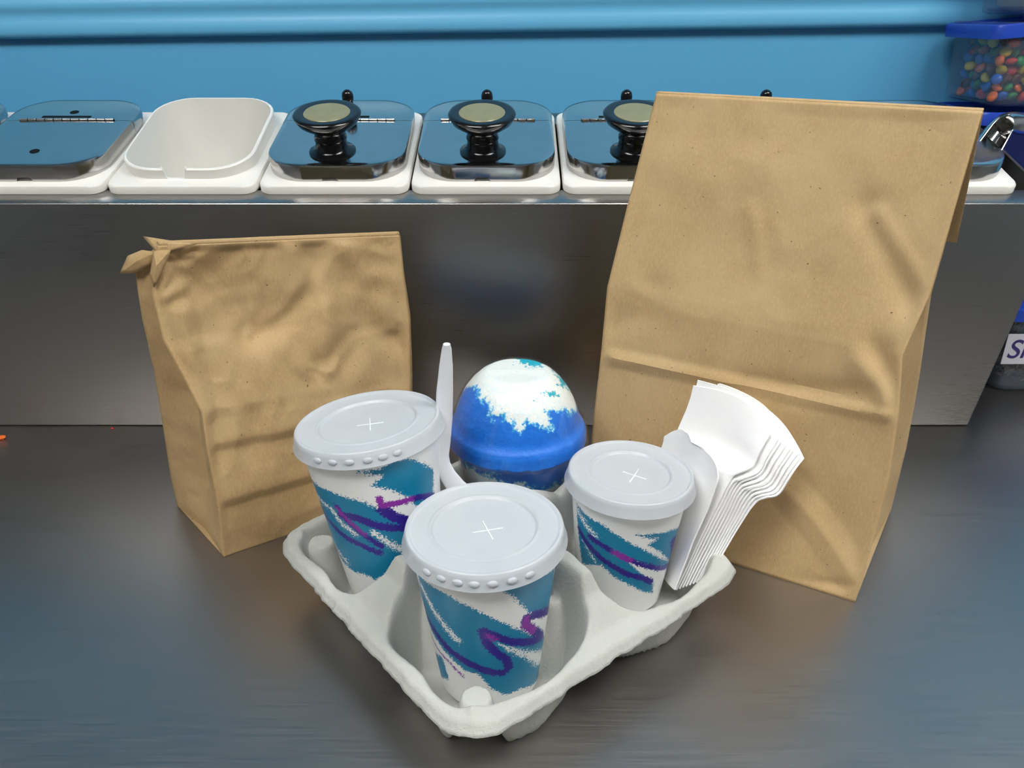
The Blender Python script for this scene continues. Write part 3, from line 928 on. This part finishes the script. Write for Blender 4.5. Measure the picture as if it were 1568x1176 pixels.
def sheet(name, grids, mat, parent, thick=.0005, sharp=25):
    V, F = [], []
    for G in grids:
        nv, nu = G.shape[:2]
        F += grid_faces(nu, nv, False, len(V)); V += [tuple(p) for p in G.reshape(-1, 3)]
    me = bpy.data.meshes.new(name); me.from_pydata(V, [], F)
    bm = bmesh.new(); bm.from_mesh(me)
    bmesh.ops.remove_doubles(bm, verts=bm.verts, dist=.0002)
    bmesh.ops.recalc_face_normals(bm, faces=bm.faces)
    bm.to_mesh(me); bm.free()
    o = finish(name, me, mat, parent, True, sharp)
    return o

def loft(A, Bc, nu):
    u = np.linspace(0, 1, nu)
    return A[:, None, :] * (1 - u)[None, :, None] + Bc[:, None, :] * u[None, :, None]

def bag(name, label, FLp, FLy, FRp, FRy, BLp, BLy, BRp, BRy, creases, crump, gl, gr, mat, seed, top_pull=None):
    NVb, NUb = 170, 120
    FL, FR = resample(FLp, FLy, NVb), resample(FRp, FRy, NVb)
    BL, BRk = resample(BLp, BLy, NVb), resample(BRp, BRy, NVb)
    base = (FL[0] + FR[0] + BL[0] + BRk[0]) / 4; base[2] = 0
    lo = min(FL[0][2], FR[0][2], BL[0][2], BRk[0][2])
    t = thing(name, label, 'paper bag', tuple(base))
    uu, vv = np.meshgrid(np.linspace(0, 1, NUb), np.linspace(0, 1, NVb))
    edge = smooth(np.minimum(uu, 1 - uu) / .05) * smooth(vv / .03) * smooth((1 - vv) / .03)
    Gf = loft(FL, FR, NUb)
    nf = grid_normals(Gf)
    if nf[..., 1].mean() > 0: nf = -nf
    q = Gf * 1000
    a = fbm(uu * 3.0, vv * 4.0, 0, seed, 2)
    b = np.abs(fbm(uu * 5 + a * .6, vv * 6 + a * .5, 0, seed + 5, 2))
    c = np.abs(fbm(uu * 10 + a, vv * 12, 0, seed + 9, 2))
    d = crump * (a * 1.0 - b * 1.1 - c * .15) * edge * (.3 + .7 * smooth((vv - .15) / .25)) + crease_disp(Gf, creases) * edge
    Gf = Gf + nf * d[..., None]
    Gb = loft(BL, BRk, NUb)
    nb = grid_normals(Gb)
    if nb[..., 1].mean() < 0: nb = -nb
    Gb = Gb + nb * (crump * (fbm(uu * 3, vv * 4, 0, seed + 20, 3)) * edge)[..., None]
    def gusset(E0, E1, inward, sgn):
        n2 = 16
        mid = (E0 + E1) / 2
        inn = np.array(inward)
        v = np.linspace(0, 1, NVb)
        dirn = (FR - FL); dirn /= np.linalg.norm(dirn, axis=1, keepdims=True)
        mid = mid + dirn * (sgn * np.interp(v, [0, .18, .5, 1], inn))[:, None]
        G = np.concatenate([loft(E0, mid, n2), loft(mid, E1, n2)[:, 1:]], 1)
        ug, vg = np.meshgrid(np.linspace(0, 1, G.shape[1]), v)
        e = smooth(np.minimum(ug, 1 - ug) / .1) * smooth(vg / .05) * smooth((1 - vg) / .05)
        nn = grid_normals(G)
        dd = crump * .7 * (fbm(ug * 2 + 7, vg * 5, 0, seed + 33, 3) - .8 * np.abs(fbm(ug * 3, vg * 7, 0, seed + 37, 2))) * e
        return G + nn * dd[..., None]
    sheet('front_panel', [Gf], mat, t)
    sheet('back_panel', [Gb], mat, t)
    sheet('side_gusset', [gusset(FL, BL, gl, 1)], mat, t)
    sheet('side_gusset', [gusset(FR, BRk, gr, -1)], mat, t)
    bot = np.array([[FL[0], FR[0]], [BL[0], BRk[0]]]) + np.array([0, 0, .0006])
    sheet('bottom_panel', [bot], mat, t)
    for ch in t.children:
        ch.matrix_parent_inverse = Matrix.Translation(-base)
        m = ch.modifiers.new('paper_thickness', 'SOLIDIFY'); m.thickness = .0005; m.offset = 0
    return t, FL, FR, BL, BRk, Gf

# --- tall bag
FRp = [(1309, 922), (1340, 817), (1361, 733), (1376, 636), (1382, 545), (1424, 451), (1460, 325), (1505, 170)]
FLp = [(894, 791), (902, 720), (909, 640), (920, 545), (930, 440), (960, 318), (1005, 143)]
BRp = [(1364, 781), (1387, 688), (1400, 620), (1408, 573), (1417, 510), (1426, 450), (1462, 322), (1506, 172)]
BLp = [(940, 690), (945, 620), (950, 520), (955, 440), (975, 318), (1007, 146)]
creases = [
    ([(905, 541), (1050, 570), (1200, 603), (1390, 642)], .0028, 15, 'v'),
    ([(1140, 588), (1260, 600), (1330, 600)], -.003, 26, 's'),
    ([(1330, 320), (1375, 400), (1400, 460)], -.0035, 40, 's'),
    ([(1345, 330), (1420, 450)], .003, 25, 's'),
    ([(1322, 555), (1378, 640)], .004, 30, 's'),
    ([(1345, 545), (1385, 590)], -.005, 34, 's'),
    ([(1190, 735), (1250, 800), (1310, 890)], .003, 30, 'v'),
    ([(1215, 700), (1300, 850)], -.002, 60, 's'),
    ([(930, 500), (985, 480), (1000, 440)], -.002, 30, 's'),
    ([(1150, 320), (1165, 420)], .0008, 18, 's'),
    ([(1000, 240), (1090, 280), (1170, 260)], .0015, 50, 's'),
    ([(1130, 890), (1310, 900)], -.002, 14, 's'),
]
tb, FL, FR, BL, BRk, Gf = bag('paper_bag', 'tall brown kraft paper bag with top folded back, standing behind the napkins', FLp, ylin(FLp, .551, .607), FRp, ylin(FRp, .4463, .496),
    BLp, ylin(BLp, .662, .611), BRp, ylin(BRp, .5587, .5005), creases, .0014, [.0, .03, .05, .075], [.004, .018, .03, .09], M['kraft_big'], 50)
# top folded over to the back
TL, TR = FL[-1], FR[-1]
def top_flap(parent, TL, TR, prof, mat, skew=(0, 0), seed=1, nu=60, crump=.0015):
    """prof: (back offset m, z offset m) from the fold, going down behind"""
    d = TR - TL; d2 = d / np.linalg.norm(d); back = np.array([-d2[1], d2[0], 0]); back /= np.linalg.norm(back)
    if back[1] < 0: back = -back
    rows = []
    for k, (b, z) in enumerate(prof):
        u = np.linspace(0, 1, nu)
        base = TL[None] * (1 - u)[:, None] + TR[None] * u[:, None]
        sk = skew[0] * (1 - u) + skew[1] * u
        rows.append(base + back[None] * (b * (1 + sk))[:, None] + np.array([0, 0, z])[None] + (fbm(u * 4, k * .3, 0, seed, 3) * crump * min(1, k / 3))[:, None] * back[None])
    o = sheet('folded_top', [np.array(rows)], mat, parent, sharp=50)
    o.matrix_parent_inverse = Matrix.Translation(-Vector(parent.location))
    m = o.modifiers.new('paper_thickness', 'SOLIDIFY'); m.thickness = .0012; m.offset = 0
    return o
fp = [(0, 0), (.003, .0008), (.007, -.002), (.012, -.012)] + [(.014 + .030 * k, -.018 - .072 * k) for k in np.linspace(0, 1, 8)]
top_flap(tb, TL, TR, fp, M['kraft_big'], (0, .15), 4)

# --- smaller bag
FLp = [(343, 853), (333, 770), (318, 690), (309, 632), (285, 585), (250, 520), (233, 450), (238, 405), (243, 376)]
FLy = np.array([.4975, .501, .505, .509, .513, .519, .5245, .528, .531])
FRp = [(624, 757), (629, 690), (629, 600), (627, 490), (618, 420), (612, 360)]
BLp = [(272, 775), (262, 732), (246, 628), (236, 568), (218, 488), (207, 416), (204, 392)]
BRp = [(628, 690), (632, 640), (631, 560), (628, 480), (619, 420), (613, 361)]
creases = [
    ([(318, 690), (480, 656), (640, 622)], -.0014, 7, 'step'),
    ([(335, 775), (490, 730), (640, 686)], -.0014, 7, 'step'),
    ([(250, 400), (330, 450), (385, 512)], -.004, 34, 's'),
    ([(385, 512), (430, 500), (470, 455), (478, 400)], -.0045, 30, 's'),
    ([(278, 480), (295, 560), (310, 632)], .004, 24, 'v'),
    ([(340, 420), (400, 470)], -.004, 50, 's'),
    ([(262, 395), (330, 440), (385, 512)], .0012, 14, 'v'),
    ([(385, 512), (440, 470), (480, 395)], .0011, 14, 'v'),
    ([(500, 575), (545, 520), (600, 505)], .0010, 14, 'v'),
    ([(380, 380), (400, 430), (385, 512)], .0008, 12, 'v'),
    ([(500, 560), (560, 500), (620, 520)], -.0035, 34, 's'),
    ([(500, 470), (503, 600), (510, 650)], .0028, 24, 's'),
    ([(440, 372), (470, 430)], .003, 22, 's'),
    ([(520, 370), (560, 420), (620, 430)], .003, 24, 's'),
    ([(250, 420), (235, 460), (280, 440)], .003, 16, 's'),
    ([(240, 405), (270, 400), (300, 380)], -.003, 12, 's'),
]
tb, FL, FR, BL, BRk, Gf = bag('paper_bag', 'smaller crumpled brown paper bag with crushed top, standing beside the tallest cup', FLp, FLy, FRp, ylin(FRp, .5855, .6198),
    BLp, ylin(BLp, .5665, .545), BRp, ylin(BRp, .662, .621), creases, .0042, [.004, .012, .016, .004], [.004, .012, .02, .03], M['kraft_small'], 77)
fp = [(0, 0), (.002, .002), (.005, .001), (.009, -.006)] + [(.011 + .014 * k, -.010 - .026 * k) for k in np.linspace(0, 1, 6)]
top_flap(tb, FL[-1], FR[-1], fp, M['kraft_small'], (.3, 0), 9, crump=.003)
# crushed corner folds at the open top
def corner_fold(pts, mat, parent):
    P3 = np.array([at_y(a, b, c) for a, b, c in pts])
    bm = bmesh.new(); vs = [bm.verts.new(p) for p in P3]; 
    c = bm.verts.new(P3.mean(0) + np.array([0, -.003, .001]))
    for i in range(len(vs)): bm.faces.new((vs[i], vs[(i + 1) % len(vs)], c))
    bmesh.ops.subdivide_edges(bm, edges=bm.edges[:], cuts=2, use_grid_fill=True)
    o = from_bm('corner_fold', bm, mat, parent, sharp=30)
    o.matrix_parent_inverse = Matrix.Translation(-Vector(parent.location))
    m = o.modifiers.new('paper_thickness', 'SOLIDIFY'); m.thickness = .0008; m.offset = 0
corner_fold([(184, 419, .545), (196, 392, .545), (218, 383, .541), (240, 386, .536), (232, 404, .536), (206, 418, .541)], M['kraft_small'], tb)
corner_fold([(219, 362, .545), (262, 369, .537), (300, 374, .536), (262, 384, .533), (238, 384, .534)], M['kraft_small'], tb)
corner_fold([(236, 384, .530), (262, 382, .529), (250, 412, .526), (236, 440, .523), (230, 420, .526)], M['kraft_small'], tb)

# ------------------------------------------------------------------ containers on the right
def tub(name, label, loc, hx, hy, h, taper, mat, lidmat, lid_tilt=(0, 0), rotz=0.0):
    t = thing(name, label, 'container', loc, (0, 0, rotz))
    rr_ = lambda s, z: ring(hx * s, hy * s, .013, z, 8, 6)
    s0 = 1 - taper
    rings = [ring(.01, .01, .005, .0012, 8, 6), rr_(s0 * .93, .0), rr_(s0 * .985, .002), rr_(s0, .006), rr_(1, h - .001), rr_(1.02, h), rr_(1.02, h + .0015), rr_(.985, h), rr_(s0 * .98, .006), rr_(s0 * .9, .0025), ring(.01, .01, .005, .0025, 8, 6)]
    ring_loft('tub_body', rings, mat, t)
    rings = [rr_(1.03, h - .007), rr_(1.04, h - .007), rr_(1.04, h + .004), rr_(1.03, h + .006), rr_(1.0, h + .0065), rr_(.97, h + .004), rr_(.3, h + .004), ring(.01, .01, .005, .004 + h, 8, 6)]
    l = ring_loft('tub_lid', rings, lidmat, t, True)
    l.rotation_euler = (lid_tilt[0], lid_tilt[1], 0)
    return t
# candy tub: near left lower corner found from the photograph, standing at the end of the rail
CX0, CY0, CZ0 = .499, .892, .284
HX, HY_, HH = .086, .055, .080
tub('candy_tub', 'clear tub of colourful candies with a blue lid, top of the stack by the wall', (CX0 + HX + .002, CY0 + HY_, CZ0), HX, HY_, HH, .04, M['box_clear'], M['blue_lid'], (0, R(-5)))
# candies
cm = {}
names = ['red', 'orange', 'yellow', 'green', 'blue', 'brown']
bm = bmesh.new(); bmesh.ops.create_uvsphere(bm, u_segments=12, v_segments=8, radius=.0058)
for v in bm.verts: v.co.z *= .58
cme = bpy.data.meshes.new('candy'); bm.to_mesh(cme); bm.free(); cme.shade_smooth()
for nme in names:
    m_ = cme.copy(); m_.materials.append(M['candy_' + nme]); cm[nme] = m_
rng = random.Random(3)
step = .0106
cnt = 0
for kz in range(7):
    for ky in range(7):
        for kx in range(15):
            if ky > 1 and kx > 1 : continue
            x = CX0 + .0115 + kx * step + (.0053 if (kz + ky) % 2 else 0)
            y = CY0 + .0115 + ky * step + (.004 if kz % 2 else 0)
            z = CZ0 + .0090 + kz * .0088
            if x > CX0 + 2 * HX - .012: continue
            if kz == 6 and rng.random() < .45 - .025 * kx: continue
            nme = rng.choices(names, (5, 4, 3, 4, 5, 3))[0]
            o = bpy.data.objects.new('candy', cm[nme]); COL.objects.link(o)
            o.location = (x + rng.uniform(-.0008, .0008), y + rng.uniform(-.0008, .0008), z + rng.uniform(-.0006, .0006))
            o.rotation_euler = (rng.uniform(-1.2, 1.2), rng.uniform(-1.2, 1.2), rng.uniform(0, 3))
            tag(o, 'small %s sugar-shelled candy inside the blue-lidded tub' % nme, 'candy', nme + ' candies in the tub')
            cnt += 1
# pale crumbs tub on top
t2_ = tub('crumb_tub', 'tub of pale crumbs resting on the blue lid of the candy tub', (CX0 + HX + .008, CY0 + HY_, CZ0 + HH + .0085), .076, .048, .070, .05, M['box_clear'], M['blue_lid'])
o = box('pale_crumbs', CX0 + .032, CX0 + .16, CY0 + .016, CY0 + .094, CZ0 + HH + .0125, CZ0 + HH + .055, M['beige_fill'], None, .012)
tag(o, 'pale beige crumbs filling the tub above the candies', 'crumbs'); o['kind'] = 'stuff'
# navy tub under the candy tub
tub('storage_tub', 'tall dark navy tub with blue lid under the candy tub', (.610, CY0 + HY_ + .008, .0008), .105, .054, .270, .03, M['navy'], M['blue_lid'])
# labelled tub on the counter
LX, LY = .520, .785
tub('crumb_tub', 'low clear tub of chopped candy with handwritten label on the counter', (LX + .075, LY + .05, .0008), .075, .048, .088, .05, M['box_clear'], M['blue_lid'])
# chopped candy pieces: one mesh
rng = random.Random(5)
bm = bmesh.new()
for k in range(420):
    s = rng.uniform(.0035, .0065)
    m4 = Matrix.Translation((LX + rng.uniform(.012, .138), LY + rng.uniform(.008, .09), .008 + rng.uniform(0, .05))) @ Matrix.Rotation(rng.uniform(0, 3), 4, Vector((rng.random(), rng.random(), rng.random() + .01)).normalized()) @ Matrix.Diagonal((s, s * .8, s * .7, 1))
    bmesh.ops.create_icosphere(bm, subdivisions=1, radius=1.0, matrix=m4)
o = from_bm('chopped_candy', bm, M['crumb'], None, False)
tag(o, 'brown chopped candy pieces filling the labelled tub', 'chopped candy'); o['kind'] = 'stuff'
lt = thing('paper_label', 'white paper label with purple handwriting stuck on the low clear tub', 'label', (LX + .04, LY - .0002, .052))
box('label_sheet', -.040, .085, -.0010, -.0004, -.017, .017, M['paper_label'], lt)
cu = bpy.data.curves.new('handwriting', 'FONT'); cu.body = 'Sn'; cu.size = .030; cu.shear = .15; cu.extrude = .0001; cu.offset = .0002
tmp = bpy.data.objects.new('tmp_text', cu); COL.objects.link(tmp)
dg = bpy.context.evaluated_depsgraph_get(); dg.update()
me = bpy.data.meshes.new_from_object(tmp.evaluated_get(dg)); bpy.data.objects.remove(tmp)
o = finish('handwriting', me, M['marker'], lt, False); o.location = (-.037, -.0012, -.010); o.rotation_euler = (R(90), 0, 0)

# ------------------------------------------------------------------ steel scoop at the rail end
hp = [at_y(1640, 196, .800), at_y(1568, 190, .795), at_y(1548, 188, .792), at_y(1538, 190, .789), at_y(1528, 202, .785), at_y(1512, 226, .778), at_y(1498, 246, .772), at_y(1480, 268, .766)]
t = thing('steel_scoop', 'bent steel scoop handle lying across the jar at the rail end', 'scoop', tuple(hp[-1]))
o = tube('handle', catmull(hp[:4], 14), .0098, M['lid_steel'], t, 20); o.matrix_parent_inverse = Matrix.Translation(-Vector(t.location))
# open channel below the bend
Pc = catmull(hp[3:], 16); V = []
na = 14
for k, p in enumerate(Pc):
    tn = Pc[min(k + 1, 15)] - Pc[max(k - 1, 0)]; tn /= np.linalg.norm(tn)
    s = np.cross(tn, np.array([0, -1, .5])); s /= np.linalg.norm(s); q_ = np.cross(s, tn)
    wd = .0098 + .006 * k / 15
    for i in range(na):
        a = R(150 + 240 * i / (na - 1))
        V.append(p + s * math.cos(a) * wd + q_ * math.sin(a) * wd)
o = obj('channel', V, grid_faces(na, 16), M['lid_steel'], t); o.matrix_parent_inverse = Matrix.Translation(-Vector(t.location))
m = o.modifiers.new('t', 'SOLIDIFY'); m.thickness = .0015

# ------------------------------------------------------------------ crumbs on the counter
def crumb(px, py, s, mat, label):
    p = at_z(px, py, s * .5)
    bm = bmesh.new(); bmesh.ops.create_icosphere(bm, subdivisions=2, radius=s)
    for v in bm.verts: v.co *= 1 + .25 * random.uniform(-1, 1); v.co.z *= .6
    o = from_bm('candy_crumb', bm, mat, None); o.location = (p[0], p[1], s * .55)
    tag(o, label, 'crumb')
crumb(3, 670, .0035, M['candy_orange'], 'bright orange candy crumb lying on the open steel worktop')
crumb(172, 656, .0014, M['candy_red'], 'tiny red crumb at the foot of the steel rail')
